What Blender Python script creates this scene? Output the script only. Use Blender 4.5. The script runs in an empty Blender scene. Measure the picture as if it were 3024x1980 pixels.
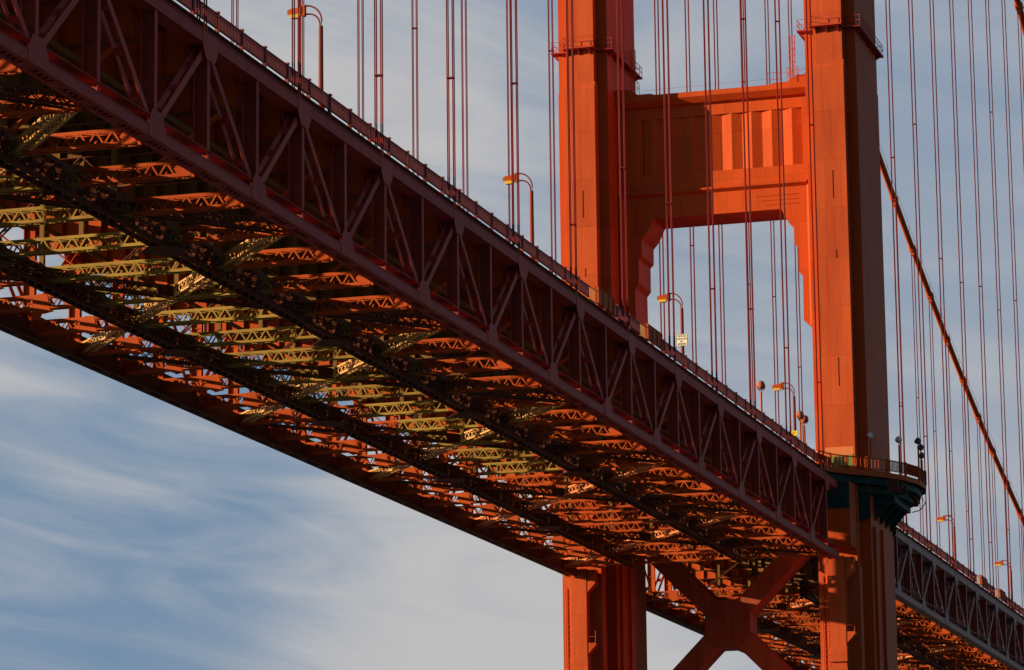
import bpy, math, random
from mathutils import Vector, Matrix

random.seed(7)
SC = bpy.context.scene
COL = SC.collection

# ------------------------------------------------------------------ camera
cam_d = bpy.data.cameras.new("camera")
cam_d.sensor_fit = 'HORIZONTAL'
cam_d.sensor_width = 36.0
cam_d.lens = 124.89
cam_d.clip_start = 1.0
cam_d.clip_end = 60000.0
cam = bpy.data.objects.new("camera", cam_d)
COL.objects.link(cam)
RIGHT = Vector((0.2867555514, -0.9579301747, -0.0118757784))
DOWN = Vector((0.1820683415, 0.0666640706, -0.9810234557))
FWD = Vector((0.9405436581, 0.2791517187, 0.1935250505))
M = Matrix.Identity(4)
for i in range(3):
    M[i][0] = RIGHT[i]; M[i][1] = -DOWN[i]; M[i][2] = -FWD[i]
M[0][3], M[1][3], M[2][3] = -154.2235, -69.7612, -47.4888
cam.matrix_world = M
SC.camera = cam

# ------------------------------------------------------------------ light
SUN_AZ = 65.0      # degrees of the light off the bridge axis
SUN_EL = 11.0
_c = math.cos(math.radians(SUN_EL))
sun_dir = Vector((math.cos(math.radians(SUN_AZ)) * _c, -math.sin(math.radians(SUN_AZ)) * _c, -math.sin(math.radians(SUN_EL))))
sun_d = bpy.data.lights.new("sun", 'SUN')
sun_d.energy = 5.0
sun_d.angle = math.radians(0.5)
sun_d.color = (1.0, 0.74, 0.44)
sun = bpy.data.objects.new("sun", sun_d)
sun.rotation_euler = sun_dir.to_track_quat('-Z', 'Y').to_euler()
COL.objects.link(sun)

W = bpy.data.worlds.new("World")
SC.world = W
W.use_nodes = True
nt = W.node_tree
nt.nodes.clear()
def N(tree, kind, **kw):
    n = tree.nodes.new(kind)
    for k, v in kw.items():
        setattr(n, k, v)
    return n
out = N(nt, 'ShaderNodeOutputWorld')
bg = N(nt, 'ShaderNodeBackground'); bg.inputs['Strength'].default_value = 0.05
sky = N(nt, 'ShaderNodeTexSky', sky_type='NISHITA', sun_disc=False)
sky.sun_elevation = math.radians(SUN_EL)
sky.sun_rotation = math.radians(-(90 - SUN_AZ))
sky.altitude = 60; sky.air_density = 1.0; sky.dust_density = 0.15; sky.ozone_density = 2.5
tc = N(nt, 'ShaderNodeTexCoord')
# the sky over the bridge: a wide veil of thin cloud with denser soft banks and wind-drawn streaks; cut to clear elsewhere to keep ambient light low
mp1 = N(nt, 'ShaderNodeMapping'); mp1.inputs['Location'].default_value = (2.3, 0.4, 1.1); mp1.inputs['Rotation'].default_value = (-0.25, 0.2, 0.3); mp1.inputs['Scale'].default_value = (8, 8, 15)
n1 = N(nt, 'ShaderNodeTexNoise'); n1.inputs['Scale'].default_value = 1.0; n1.inputs['Detail'].default_value = 6; n1.inputs['Roughness'].default_value = 0.5; n1.inputs['Distortion'].default_value = 0.35
mp2 = N(nt, 'ShaderNodeMapping'); mp2.inputs['Rotation'].default_value = (-0.22, 0.0, 0.0)
mp3 = N(nt, 'ShaderNodeMapping'); mp3.inputs['Location'].default_value = (0.7, 3.1, 0.35); mp3.inputs['Scale'].default_value = (10, 10, 46)
n2 = N(nt, 'ShaderNodeTexNoise'); n2.inputs['Scale'].default_value = 1.0; n2.inputs['Detail'].default_value = 9; n2.inputs['Roughness'].default_value = 0.56; n2.inputs['Distortion'].default_value = 0.9
L = nt.links.new
L(tc.outputs['Generated'], mp1.inputs['Vector']); L(mp1.outputs['Vector'], n1.inputs['Vector'])
L(tc.outputs['Generated'], mp2.inputs['Vector']); L(mp2.outputs['Vector'], mp3.inputs['Vector']); L(mp3.outputs['Vector'], n2.inputs['Vector'])
def lobe(d, c0, c1, lo, hi):
    g = N(nt, 'ShaderNodeVectorMath', operation='DOT_PRODUCT'); g.inputs[1].default_value = Vector(d).normalized()
    L(tc.outputs['Generated'], g.inputs[0])
    r = N(nt, 'ShaderNodeMapRange', interpolation_type='SMOOTHSTEP'); r.inputs['From Min'].default_value = c0; r.inputs['From Max'].default_value = c1
    r.inputs['To Min'].default_value = lo; r.inputs['To Max'].default_value = hi
    L(g.outputs['Value'], r.inputs['Value']); return r
def add(x, y):
    m = N(nt, 'ShaderNodeMath', operation='ADD'); L(x.outputs[0], m.inputs[0]); L(y.outputs[0], m.inputs[1]); return m
a1 = N(nt, 'ShaderNodeMath', operation='MULTIPLY_ADD'); a1.inputs[1].default_value = 0.45
a2 = N(nt, 'ShaderNodeMath', operation='MULTIPLY'); amp = lobe((0.9104, 0.3904, 0.1367), 0.972, 0.998, 0.20, 0.66); L(amp.outputs[0], a2.inputs[1])
L(n2.outputs['Fac'], a2.inputs[0]); L(n1.outputs['Fac'], a1.inputs[0]); L(a2.outputs[0], a1.inputs[2])
BLUE1 = (0.9104, 0.3904, 0.1367); BLUE2 = (0.9536, 0.1651, 0.2518); BRIGHT = (0.9494, 0.2919, 0.1156)
a3 = add(add(add(a1, lobe(BLUE1, 0.9950, 0.9998, 0.0, -0.17)), lobe(BLUE2, 0.9975, 1.0, 0.0, -0.10)), lobe(BRIGHT, 0.9970, 1.0, 0.0, 0.20)); a3 = add(a3, lobe(BLUE1, 0.972, 0.998, 0.215, 0.0))
mr = N(nt, 'ShaderNodeMapRange', interpolation_type='SMOOTHSTEP'); mr.inputs['From Min'].default_value = 0.28; mr.inputs['From Max'].default_value = 0.76
L(a3.outputs[0], mr.inputs['Value'])
mix = N(nt, 'ShaderNodeMixRGB'); mix.inputs['Color1'].default_value = (2.05, 3.2, 4.75, 1); mix.inputs['Color2'].default_value = (6.2, 6.1, 6.15, 1)
L(mr.outputs[0], mix.inputs['Fac'])
cover = lobe((0.94, 0.28, 0.19), 0.88, 0.972, 0.0, 1.0)
fin = N(nt, 'ShaderNodeMixRGB'); L(cover.outputs[0], fin.inputs['Fac']); L(sky.outputs['Color'], fin.inputs['Color1']); L(mix.outputs['Color'], fin.inputs['Color2'])
L(fin.outputs['Color'], bg.inputs['Color']); L(bg.outputs[0], out.inputs['Surface'])

SC.view_settings.view_transform = 'Standard'
SC.view_settings.look = 'None'
SC.view_settings.exposure = 0.75
SC.view_settings.gamma = 1.0
SC.cycles.max_bounces = 4
SC.cycles.diffuse_bounces = 2

# ------------------------------------------------------------------ materials
def paint(name, col, rough=0.6, var=0.22, scale=0.6, streak=True, spec=0.10, plates=False):
    m = bpy.data.materials.new(name); m.use_nodes = True
    t = m.node_tree; t.nodes.clear()
    o = N(t, 'ShaderNodeOutputMaterial'); b = N(t, 'ShaderNodeBsdfPrincipled')
    g = N(t, 'ShaderNodeNewGeometry')
    mp = N(t, 'ShaderNodeMapping'); mp.inputs['Scale'].default_value = (1.6, 1.6, 0.22) if streak else (1, 1, 1)
    no = N(t, 'ShaderNodeTexNoise'); no.inputs['Scale'].default_value = scale; no.inputs['Detail'].default_value = 8; no.inputs['Roughness'].default_value = 0.65
    no2 = N(t, 'ShaderNodeTexNoise'); no2.inputs['Scale'].default_value = 3.5; no2.inputs['Detail'].default_value = 5
    t.links.new(g.outputs['Position'], mp.inputs['Vector']); t.links.new(mp.outputs['Vector'], no.inputs['Vector']); t.links.new(g.outputs['Position'], no2.inputs['Vector'])
    oi = N(t, 'ShaderNodeObjectInfo')
    ad = N(t, 'ShaderNodeMath', operation='MULTIPLY_ADD'); ad.inputs[1].default_value = 0.25
    t.links.new(oi.outputs['Random'], ad.inputs[0]); t.links.new(no.outputs['Fac'], ad.inputs[2])
    ra = N(t, 'ShaderNodeValToRGB'); e = ra.color_ramp.elements
    e[0].position = 0.35; e[1].position = 0.85
    e[0].color = (col[0]*(1-var), col[1]*(1-var*1.2), col[2]*(1-var), 1)
    e[1].color = (min(1, col[0]*(1+var*.6)), col[1]*(1+var*1.1), col[2]*(1+var), 1)
    t.links.new(ad.outputs[0], ra.inputs['Fac'])
    # rust and grime blotches of their own shape
    gr = N(t, 'ShaderNodeMapRange'); gr.inputs['From Min'].default_value = 0.62; gr.inputs['From Max'].default_value = 0.78
    gr.inputs['To Max'].default_value = 0.5
    t.links.new(no2.outputs['Fac'], gr.inputs['Value'])
    mx = N(t, 'ShaderNodeMixRGB'); mx.inputs['Color2'].default_value = (col[0]*.45, col[1]*.5, col[2]*.8, 1)
    t.links.new(gr.outputs[0], mx.inputs['Fac']); t.links.new(ra.outputs['Color'], mx.inputs['Color1'])
    last = mx.outputs['Color']
    if plates:
        # riveted plates: thin seams, slight tone change from plate to plate, rust runs below seams
        sp = N(t, 'ShaderNodeSeparateXYZ'); t.links.new(g.outputs['Position'], sp.inputs[0])
        sm = N(t, 'ShaderNodeMath', operation='ADD'); t.links.new(sp.outputs['X'], sm.inputs[0]); t.links.new(sp.outputs['Y'], sm.inputs[1])
        cb = N(t, 'ShaderNodeCombineXYZ'); t.links.new(sm.outputs[0], cb.inputs['X']); t.links.new(sp.outputs['Z'], cb.inputs['Y'])
        br = N(t, 'ShaderNodeTexBrick'); br.offset = 0.5; br.squash = 1.0
        br.inputs['Scale'].default_value = 1.0; br.inputs['Mortar Size'].default_value = 0.022; br.inputs['Mortar Smooth'].default_value = 0.4
        br.inputs['Brick Width'].default_value = 1.7; br.inputs['Row Height'].default_value = 5.2
        br.inputs['Color1'].default_value = (0.90, 0.90, 0.90, 1); br.inputs['Color2'].default_value = (1.06, 1.06, 1.06, 1); br.inputs['Mortar'].default_value = (0.62, 0.60, 0.62, 1)
        t.links.new(cb.outputs[0], br.inputs['Vector'])
        ml = N(t, 'ShaderNodeMixRGB', blend_type='MULTIPLY'); ml.inputs['Fac'].default_value = 1.0
        t.links.new(last, ml.inputs['Color1']); t.links.new(br.outputs['Color'], ml.inputs['Color2'])
        m2 = N(t, 'ShaderNodeMapping'); m2.inputs['Scale'].default_value = (2.6, 2.6, 0.10)
        rn = N(t, 'ShaderNodeTexNoise'); rn.inputs['Scale'].default_value = 1.0; rn.inputs['Detail'].default_value = 6; rn.inputs['Roughness'].default_value = 0.6
        t.links.new(g.outputs['Position'], m2.inputs['Vector']); t.links.new(m2.outputs[0], rn.inputs['Vector'])
        rr = N(t, 'ShaderNodeMapRange'); rr.inputs['From Min'].default_value = 0.58; rr.inputs['From Max'].default_value = 0.74; rr.inputs['To Max'].default_value = 0.55
        t.links.new(rn.outputs['Fac'], rr.inputs['Value'])
        m3 = N(t, 'ShaderNodeMixRGB'); m3.inputs['Color2'].default_value = (col[0]*.62, col[1]*.78, col[2]*1.1, 1)
        t.links.new(rr.outputs[0], m3.inputs['Fac']); t.links.new(ml.outputs['Color'], m3.inputs['Color1'])
        last = m3.outputs['Color']
    t.links.new(last, b.inputs['Base Color'])
    b.inputs['Roughness'].default_value = rough
    b.inputs['Specular IOR Level'].default_value = spec
    t.links.new(b.outputs[0], o.inputs['Surface'])
    return m
ORANGE = paint('orange_paint', (0.43, 0.069, 0.013))
TOWER = paint('weathered_orange_paint', (0.48, 0.078, 0.024), var=0.24, spec=0.05, scale=0.35, plates=True)
VIVID = paint('fresh_orange_paint', (0.48, 0.064, 0.010), var=0.14, scale=0.3, plates=True)
GREYED = paint('hazy_lilac_paint', (0.40, 0.20, 0.19), var=0.15)  # sky light and haze put into the colour of the side-span truss
OLIVE = paint('olive_tone', (0.33, 0.20, 0.045), var=0.25, streak=False)  # olive tone for the middle stretch of the lateral struts
TAN = paint('tan_and_sunlit_paint', (0.52, 0.27, 0.10), var=0.2, streak=False)  # sunlight on lateral diagonals put into the colour; plain tan on gates and posts
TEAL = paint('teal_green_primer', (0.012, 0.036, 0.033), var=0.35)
GREEN = paint('sage_green_primer', (0.17, 0.22, 0.07), var=0.2, streak=False)
PEACH = paint('peach_undercoat_and_sunlit', (0.60, 0.19, 0.075), var=0.12)  # undercoat patches; on lateral diagonals the sunlight is put into the colour
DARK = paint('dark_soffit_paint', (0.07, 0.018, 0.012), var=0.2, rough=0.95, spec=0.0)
TRUSS = paint('hazy_maroon_paint', (0.42, 0.048, 0.038), var=0.25, spec=0.11)  # bluish haze and sky reflection mixed into the maroon base
BRACE = paint('shaded_brace_paint', (0.27, 0.058, 0.026), var=0.25, plates=True)  # shade on the cross bracing put into a darker brown red
MAROON = paint('maroon_paint', (0.23, 0.036, 0.024), var=0.25)
SHADED = paint('shaded_brown_paint', (0.13, 0.042, 0.024), var=0.3, spec=0.05)  # under-deck shade put into the colour of girders, far chord and mirrored diagonals
UMBER = paint('umber_paint', (0.20, 0.105, 0.035), var=0.3, spec=0.05)  # umber tone for floor beam middles, hanger posts and pipes
RAIL = paint('railing_paint', (0.27, 0.050, 0.042), var=0.2, spec=0.15)
WHITE = paint('white_sign_paint', (0.80, 0.78, 0.66), var=0.06, streak=False)
YELLOW = paint('yellow_sign_paint', (0.72, 0.55, 0.03), var=0.06, streak=False)
INK = paint('dark_letter_paint', (0.06, 0.05, 0.04), var=0.05, streak=False)
SALMON = paint('salmon_lamp_paint', (0.40, 0.12, 0.065), var=0.15, streak=False)
PALE = paint('pale_lamp_paint', (0.70, 0.60, 0.56), var=0.1, streak=False)
SLATE = paint('slate_lamp_paint', (0.10, 0.11, 0.13), var=0.1, streak=False)
ROPE = paint('rope_paint', (0.19, 0.022, 0.022), var=0.3, rough=0.7, spec=0.03)
ASPHALT = paint('asphalt', (0.05, 0.05, 0.05), var=0.2, streak=False, rough=0.9)
def amber():
    m = bpy.data.materials.new('amber_lens'); m.use_nodes = True
    b = m.node_tree.nodes['Principled BSDF']
    no = N(m.node_tree, 'ShaderNodeTexNoise'); no.inputs['Scale'].default_value = 9
    ra = N(m.node_tree, 'ShaderNodeValToRGB')
    ra.color_ramp.elements[0].color = (0.62, 0.36, 0.03, 1); ra.color_ramp.elements[1].color = (0.80, 0.56, 0.08, 1)
    m.node_tree.links.new(no.outputs['Fac'], ra.inputs['Fac']); m.node_tree.links.new(ra.outputs['Color'], b.inputs['Base Color'])
    b.inputs['Roughness'].default_value = 0.25
    b.inputs['Subsurface Weight'].default_value = 0.6
    b.inputs['Subsurface Radius'].default_value = (0.2, 0.12, 0.03)
    return m
AMBER = amber()
def water_mat():
    m = bpy.data.materials.new('sea_water'); m.use_nodes = True
    t = m.node_tree; b = t.nodes['Principled BSDF']
    b.inputs['Base Color'].default_value = (0.03, 0.055, 0.06, 1); b.inputs['Roughness'].default_value = 0.16
    g = N(t, 'ShaderNodeNewGeometry'); no = N(t, 'ShaderNodeTexNoise'); no.inputs['Scale'].default_value = 0.18; no.inputs['Detail'].default_value = 8
    bu = N(t, 'ShaderNodeBump'); bu.inputs['Strength'].default_value = 0.6; bu.inputs['Distance'].default_value = 1.5
    t.links.new(g.outputs['Position'], no.inputs['Vector']); t.links.new(no.outputs['Fac'], bu.inputs['Height']); t.links.new(bu.outputs[0], b.inputs['Normal'])
    return m
WATER = water_mat()

# ------------------------------------------------------------------ helpers
class MB:
    """collects boxes, bars, tubes and prisms; build() links them as ONE mesh object"""
    def __init__(s): s.v = []; s.f = []; s.m = []; s.slot = 0
    def add(s, vs, fs):
        o = len(s.v); s.v += [tuple(p) for p in vs]
        for f in fs: s.f.append([i + o for i in f]); s.m.append(s.slot)
    def box(s, x0, x1, y0, y1, z0, z1):
        s.add([(x0,y0,z0),(x1,y0,z0),(x1,y1,z0),(x0,y1,z0),(x0,y0,z1),(x1,y0,z1),(x1,y1,z1),(x0,y1,z1)],
              [(0,3,2,1),(4,5,6,7),(0,1,5,4),(1,2,6,5),(2,3,7,6),(3,0,4,7)])
    def bar(s, a, b, w, h, up=(0,0,1)):
        a = Vector(a); b = Vector(b); d = (b - a).normalized(); u = Vector(up)
        r = d.cross(u)
        if r.length < 1e-5: r = d.cross(Vector((1,0,0)))
        r.normalize(); u = r.cross(d).normalized()
        r = r * (w/2); u = u * (h/2)
        vs = [a-r-u, a+r-u, a+r+u, a-r+u, b-r-u, b+r-u, b+r+u, b-r+u]
        s.add(vs, [(0,1,2,3),(7,6,5,4),(0,4,5,1),(1,5,6,2),(2,6,7,3),(3,7,4,0)])
    def tube(s, pts, r, n=8, cap=True):
        pts = [Vector(p) for p in pts]; rings = []
        rr = r if isinstance(r, (list, tuple)) else [r]*len(pts)
        for i, p in enumerate(pts):
            d = (pts[min(i+1, len(pts)-1)] - pts[max(i-1, 0)]).normalized()
            a = d.cross(Vector((0,0,1)))
            if a.length < 1e-3: a = d.cross(Vector((0,1,0)))
            a.normalize(); b = a.cross(d).normalized()
            rings.append([p + a*math.cos(2*math.pi*k/n)*rr[i] + b*math.sin(2*math.pi*k/n)*rr[i] for k in range(n)])
        fs = []
        for i in range(len(pts)-1):
            for k in range(n):
                k2 = (k+1) % n
                fs.append((i*n+k, i*n+k2, (i+1)*n+k2, (i+1)*n+k))
        if cap:
            fs.append(tuple(range(n-1, -1, -1))); fs.append(tuple((len(pts)-1)*n + k for k in range(n)))
        s.add([p for ring in rings for p in ring], fs)
    def prism(s, poly, axis, a, b):
        """poly: 2D points on the two other axes (in x,y,z order), extruded along axis from a to b"""
        n = len(poly)
        def P(p, t):
            q = list(p); q.insert(axis, t); return tuple(q)
        vs = [P(p, a) for p in poly] + [P(p, b) for p in poly]
        fs = [tuple(range(n-1, -1, -1)), tuple(range(n, 2*n))] + [(i, (i+1) % n, n+(i+1) % n, n+i) for i in range(n)]
        s.add(vs, fs)
    def build(s, name, mat, parent=None, smooth=False, fix=True):
        me = bpy.data.meshes.new(name)
        me.from_pydata(s.v, [], s.f)
        mats = mat if isinstance(mat, (list, tuple)) else [mat]
        for m in mats: me.materials.append(m)
        if len(mats) > 1: me.polygons.foreach_set('material_index', s.m)
        if fix:
            import bmesh
            bm = bmesh.new(); bm.from_mesh(me); bmesh.ops.recalc_face_normals(bm, faces=bm.faces); bm.to_mesh(me); bm.free()
        if smooth: me.polygons.foreach_set('use_smooth', [True]*len(me.polygons))
        o = bpy.data.objects.new(name, me); COL.objects.link(o)
        if parent: o.parent = parent
        return o
def tag(o, label=None, cat=None, group=None, kind=None):
    for k, v in (('label', label), ('category', cat), ('group', group), ('kind', kind)):
        if v: o[k] = v
    return o
def thing(name, label, cat, loc=(0,0,0), group=None):
    o = bpy.data.objects.new(name, None); COL.objects.link(o); o.location = loc
    return tag(o, label, cat, group)
def dup(src, parent, loc=None):
    c = src.copy(); COL.objects.link(c); c.parent = parent
    if loc is not None: c.location = loc
    return c
def copy_tree(o, parent=None):
    c = o.copy(); COL.objects.link(c); c.parent = parent
    for ch in list(o.children): copy_tree(ch, c)
    return c

# ------------------------------------------------------------------ water
wm = MB(); wm.add([(-9000,-9000,-71),(9000,-9000,-71),(9000,9000,-71),(-9000,9000,-71)], [(0,1,2,3)])
tag(wm.build('water', WATER, fix=False), kind='structure')

# ------------------------------------------------------------------ deck with stiffening trusses
P = 7.62
YN, YF = 0.5, 27.95          # truss planes
YM = (YN + YF) / 2

def make_deck(name, label, ka, kb, x0, x1, H, olive_to, side):
    """ka..kb truss panel points; x0..x1 ends of the roadway slab"""
    root = thing(name, label, 'bridge deck', (x0, YM, 0))
    def local(o):      # geometry is written in bridge coordinates
        o.location = (-x0, -YM, 0); return o
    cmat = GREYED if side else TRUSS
    xa, xb = ka*P, kb*P
    xe0, xe1 = (xa - 2.0, xb) if side else (xa, xb + 5.2)
    shared = {}
    for yc, far in ((YN, False), (YF, True)):
        cmat = (SHADED if far else (GREYED if side else TRUSS)); wmat = ORANGE if far else cmat; shared = {}  # far chord painted dark for the shade it sits in
        tm = MB()
        zc = -1.22 if far else -.78
        for yy in (yc-.5, yc+.38): tm.box(xe0, xe1, yy, yy+.12, zc, -.18)     # bottom chord: two webs, cover plate, laced underside
        tm.box(xe0, xe1, yc-.54, yc+.54, -.18, -.14)
        for yy in (yc-.38, yc+.20): tm.box(xe0, xe1, yy, yy+.18, zc, zc+.04)
        tm.box(xe0, xe1, yc-.5, yc+.5, H-.18, H+.54)         # top chord
        tm.box(xe0, xe1, yc-.56, yc+.56, H+.54, H+.59)       # cover plate
        tm.box(xe0, xe1, yc-.54, yc+.54, .36, .40)
        n = int((xe1-xe0)/.62)
        for i in range(n):
            q = xe0 + i*.62
            tm.bar((q, yc-.36, zc+.025), (q+.62, yc+.36, zc+.025), .12, .03)
            tm.bar((q, yc+.36, zc+.06), (q+.62, yc-.36, zc+.06), .12, .03)
            if i % 6 == 0: tm.box(q, q+1.3, yc-.20, yc+.20, zc-.01, zc+.015)
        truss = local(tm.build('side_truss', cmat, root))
        tc = (-0, 0, 0)
        for k in range(ka, kb+1):
            x = k*P
            top = (k % 2 != 0)
            # vertical: H section, slim flanges with a web between
            key = 'v'
            if key not in shared:
                vm = MB()
                vm.box(-.19, .19, -.42, -.37, -.14, H-.18); vm.box(-.19, .19, .37, .42, -.14, H-.18)
                vm.slot = 1; vm.box(-.02, .02, -.37, .37, -.14, H-.18)
                for zz in (1.2, 2.6, 4.0, 5.2): vm.box(-.10, .10, -.365, .365, zz, zz+.07)
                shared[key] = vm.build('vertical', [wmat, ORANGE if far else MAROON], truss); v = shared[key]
            else: v = dup(shared[key], truss)
            v.location = (x, yc, 0)
            # gusset plates at the panel point (big at the web nodes)
            key = 'gt' if top else 'gb'
            if key not in shared:
                gm = MB()
                if top: poly = [(-1.15, H+.52), (1.15, H+.52), (1.10, H-.38), (.62, H-1.05), (-.62, H-1.05), (-1.10, H-.38)]
                else:   poly = [(-1.2, -.76), (1.2, -.76), (1.15, .02), (.66, .78), (-.66, .78), (-1.15, .02)]
                if far: poly = [(a*.8, b) for a, b in poly]
                for yy in (-.53, .503): gm.prism(poly, 1, yy, yy+.027)
                gm.box(-.05, .05, -.5, .5, (H-1.0 if top else -.13), (H-.19 if top else .72))
                sm = [(-.6, .42), (.6, .42), (.35, 1.0), (-.35, 1.0)] if top else [(-.5, H-.37), (.5, H-.37), (.3, H-.85), (-.3, H-.85)]
                shared[key] = gm.build('gusset_plate', wmat, truss); g = shared[key]
            else: g = dup(shared[key], truss)
            g.location = (x, yc, 0)
            if k < kb:
                key = 'dt' if top else 'db'
                if key not in shared:
                    dm = MB()
                    za, zb = (H-.15, -.2) if top else (-.2, H-.15)
                    for yy in (-.30, .30): dm.bar((0, yy, za), (P, yy, zb), .05, .40, (0,0,1))
                    for sg in (-1, 1):
                        dm.bar((0, -.255, za+.20*sg), (P, -.255, zb+.20*sg), .04, .05, (0,0,1))
                    for t in (.22, .5, .78):
                        dm.bar((P*t, -.275, za+(zb-za)*t), (P*t, .275, za+(zb-za)*t), .05, .40, (0,0,1))
                    shared[key] = dm.build('diagonal', wmat, truss); d = shared[key]
                else: d = dup(shared[key], truss)
                d.location = (x, yc, 0)
    # ---- floor beams: plate girders with stiffeners at every panel point
    fa, fb = (ka-1, kb) if side else (ka, kb+2)
    pro = {}
    for k in range(fa, fb+1):
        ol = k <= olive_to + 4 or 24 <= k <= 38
        if ol not in pro:
            fm = MB(); fm.slot = 0
            zb, zt = H-1.75, H+.95
            ys = [YN+.55, 8.3, 20.3, YF-.55]
            for i in range(3):
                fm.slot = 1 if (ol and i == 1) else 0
                fm.box(-.02, .02, ys[i], ys[i+1], zb, zt)
            fm.slot = 2
            fm.box(-.26, .26, ys[0], ys[3], zb-.05, zb); fm.box(-.26, .26, ys[0], ys[3], zt, zt+.05)
            nst = 19
            for j in range(nst):
                y = ys[0] + .4 + (ys[3]-ys[0]-.8)*j/(nst-1)
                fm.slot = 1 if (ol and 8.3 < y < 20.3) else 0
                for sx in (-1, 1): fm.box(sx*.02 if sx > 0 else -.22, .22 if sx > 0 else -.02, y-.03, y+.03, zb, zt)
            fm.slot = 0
            pro[ol] = fm.build('floor_beam', [ORANGE, UMBER, SHADED], root); f = pro[ol]
        else: f = dup(pro[ol], root)
        f.location = (k*P - x0, -YM, 0)
    # ---- stringers under the slab
    zt = H + 1.0
    for j in range(13):
        y = YN + 1.6 + j*(YF-YN-3.2)/12
        sm = MB()
        sm.box(x0, x1, y-.02, y+.02, zt+.05, zt+.72); sm.box(x0, x1, y-.16, y+.16, zt, zt+.05)
        for k in range(fa, fb):
            if x0 < k*P+2.5 < x1:
                for dx in (2.5, 5.1): sm.box(k*P+dx, k*P+dx+.03, y-.14, y+.14, zt+.05, zt+.70)
        local(sm.build('stringer', SHADED, root))
    zs = zt + .72
    rm = MB(); rm.box(x0, x1, YN+3.95, YF-3.95, zs, zs+.28)
    for j in range(int((x1-x0)/3.81)):                      # deck troughs seen from below
        rm.box(x0+j*3.81+1.7, x0+j*3.81+2.0, YN+4, YF-4, zs-.18, zs)
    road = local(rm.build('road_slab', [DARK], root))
    tp = MB(); tp.box(x0, x1, YN+4.1, YF-4.1, zs+.28, zs+.34); tpo = tp.build('asphalt_surface', ASPHALT, road)
    for (ya, yb, yr, sg) in ((YN+.75, YN+3.9, YN+.95, 1), (YF-3.9, YF-.75, YF-.95, -1)):
        wm_ = MB(); wm_.box(x0, x1, ya, yb, zs+.02, zs+.12)
        ye = ya if sg > 0 else yb
        wm_.box(x0, x1, min(ye, ye-sg*.08), max(ye, ye-sg*.08), zs-.55, zs+.14)     # fascia channel
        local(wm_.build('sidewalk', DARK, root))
        make_railing(root, x0, x1, yr, zs, local, side)
    la, lb = (ka, kb) if side else (ka, kb)
    # ---- bottom laterals: laced Warren struts across, laced X diagonals, two longitudinal laced runways
    pro = {}
    for k in range(la, lb+1):
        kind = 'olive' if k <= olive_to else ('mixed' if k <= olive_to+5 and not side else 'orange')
        if kind not in pro:
            sm = MB()
            ya, yb = YN+.5, YF-.5
            zl, zu = -.87, -.11
            n = 28
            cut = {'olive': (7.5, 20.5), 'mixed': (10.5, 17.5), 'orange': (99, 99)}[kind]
            for xs in (-.30, .30):
                for i in range(n):
                    y1, y2 = ya+(yb-ya)*i/n, ya+(yb-ya)*(i+1)/n
                    ym = (y1+y2)/2
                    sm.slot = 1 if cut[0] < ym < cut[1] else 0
                    for zz in (zl, zu):
                        sm.box(xs-.035, xs+.035, y1, y2, zz-.09, zz+.09)
                    # angle leg
                    sm.box(xs-.14 if xs > 0 else xs+.035, xs-.035 if xs > 0 else xs+.14, y1, y2, zl-.09, zl-.06)
                    if not (i in (0, n-1)):
                        sm.bar((xs, y1, zl), (xs, ym, zu), .09, .05, (1,0,0)); sm.bar((xs, ym, zu), (xs, y2, zl), .09, .05, (1,0,0))
                for (c, hw) in ((ya+.5, .5), (yb-.5, .5)):   # end plates
                    sm.slot = 0
                    sm.prism([(c-hw, zl), (c+hw*.5, zl), (c+hw, (zl+zu)/2), (c+hw*.35, zu), (c-hw, zu)] if c < YM else
                             [(c+hw, zl), (c-hw*.5, zl), (c-hw, (zl+zu)/2), (c-hw*.35, zu), (c+hw, zu)], 0, xs-.012, xs+.012)
                sm.slot = 0
                sm.prism([(22.9, zl-.2), (23.6, zl-.32), (24.1, zl+.15), (24.15, zl+.6), (23.7, zu+.15), (23.1, zu+.1)], 0, xs-.05, xs-.036)
            sm.slot = 0
            for i in range(n):                                    # lacing between the two planes
                y1, y2 = ya+(yb-ya)*i/n, ya+(yb-ya)*(i+1)/n
                sm.bar((-.30, y1, zu+.05), (.30, y2, zu+.05), .09, .04)
                sm.bar((.30, y1, zl-.04), (-.30, y2, zl-.04), .09, .04)
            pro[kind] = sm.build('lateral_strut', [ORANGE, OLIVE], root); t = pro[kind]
        else: t = dup(pro[kind], root)
        t.location = (k*P - x0, -YM, 0)
    # hanger posts from the floor beams down to the runways
    hp = None
    for k in range(la, lb+1):
        for y in (8.9, 20.2, 14.2):
            if k % 2 != (1 if y == 14.2 else 0): continue
            if hp is None:
                h_ = MB()
                for sx in (-.13, .13): h_.box(sx-.025, sx+.025, -.14, .14, -.4, H-1.8)
                for q in range(12): h_.box(-.105, .105, -.13, -.11, -.1+q*.42, .02+q*.42)
                h_.box(-.02, .02, -.10, .10, -.4, H-1.8)
                hp = h_.build('hanger_post', UMBER, root); h = hp
            else: h = dup(hp, root)
            h.location = (k*P - x0, y - YM, 0)
    # X diagonals, 4 panels per bay
    first = {}
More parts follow.
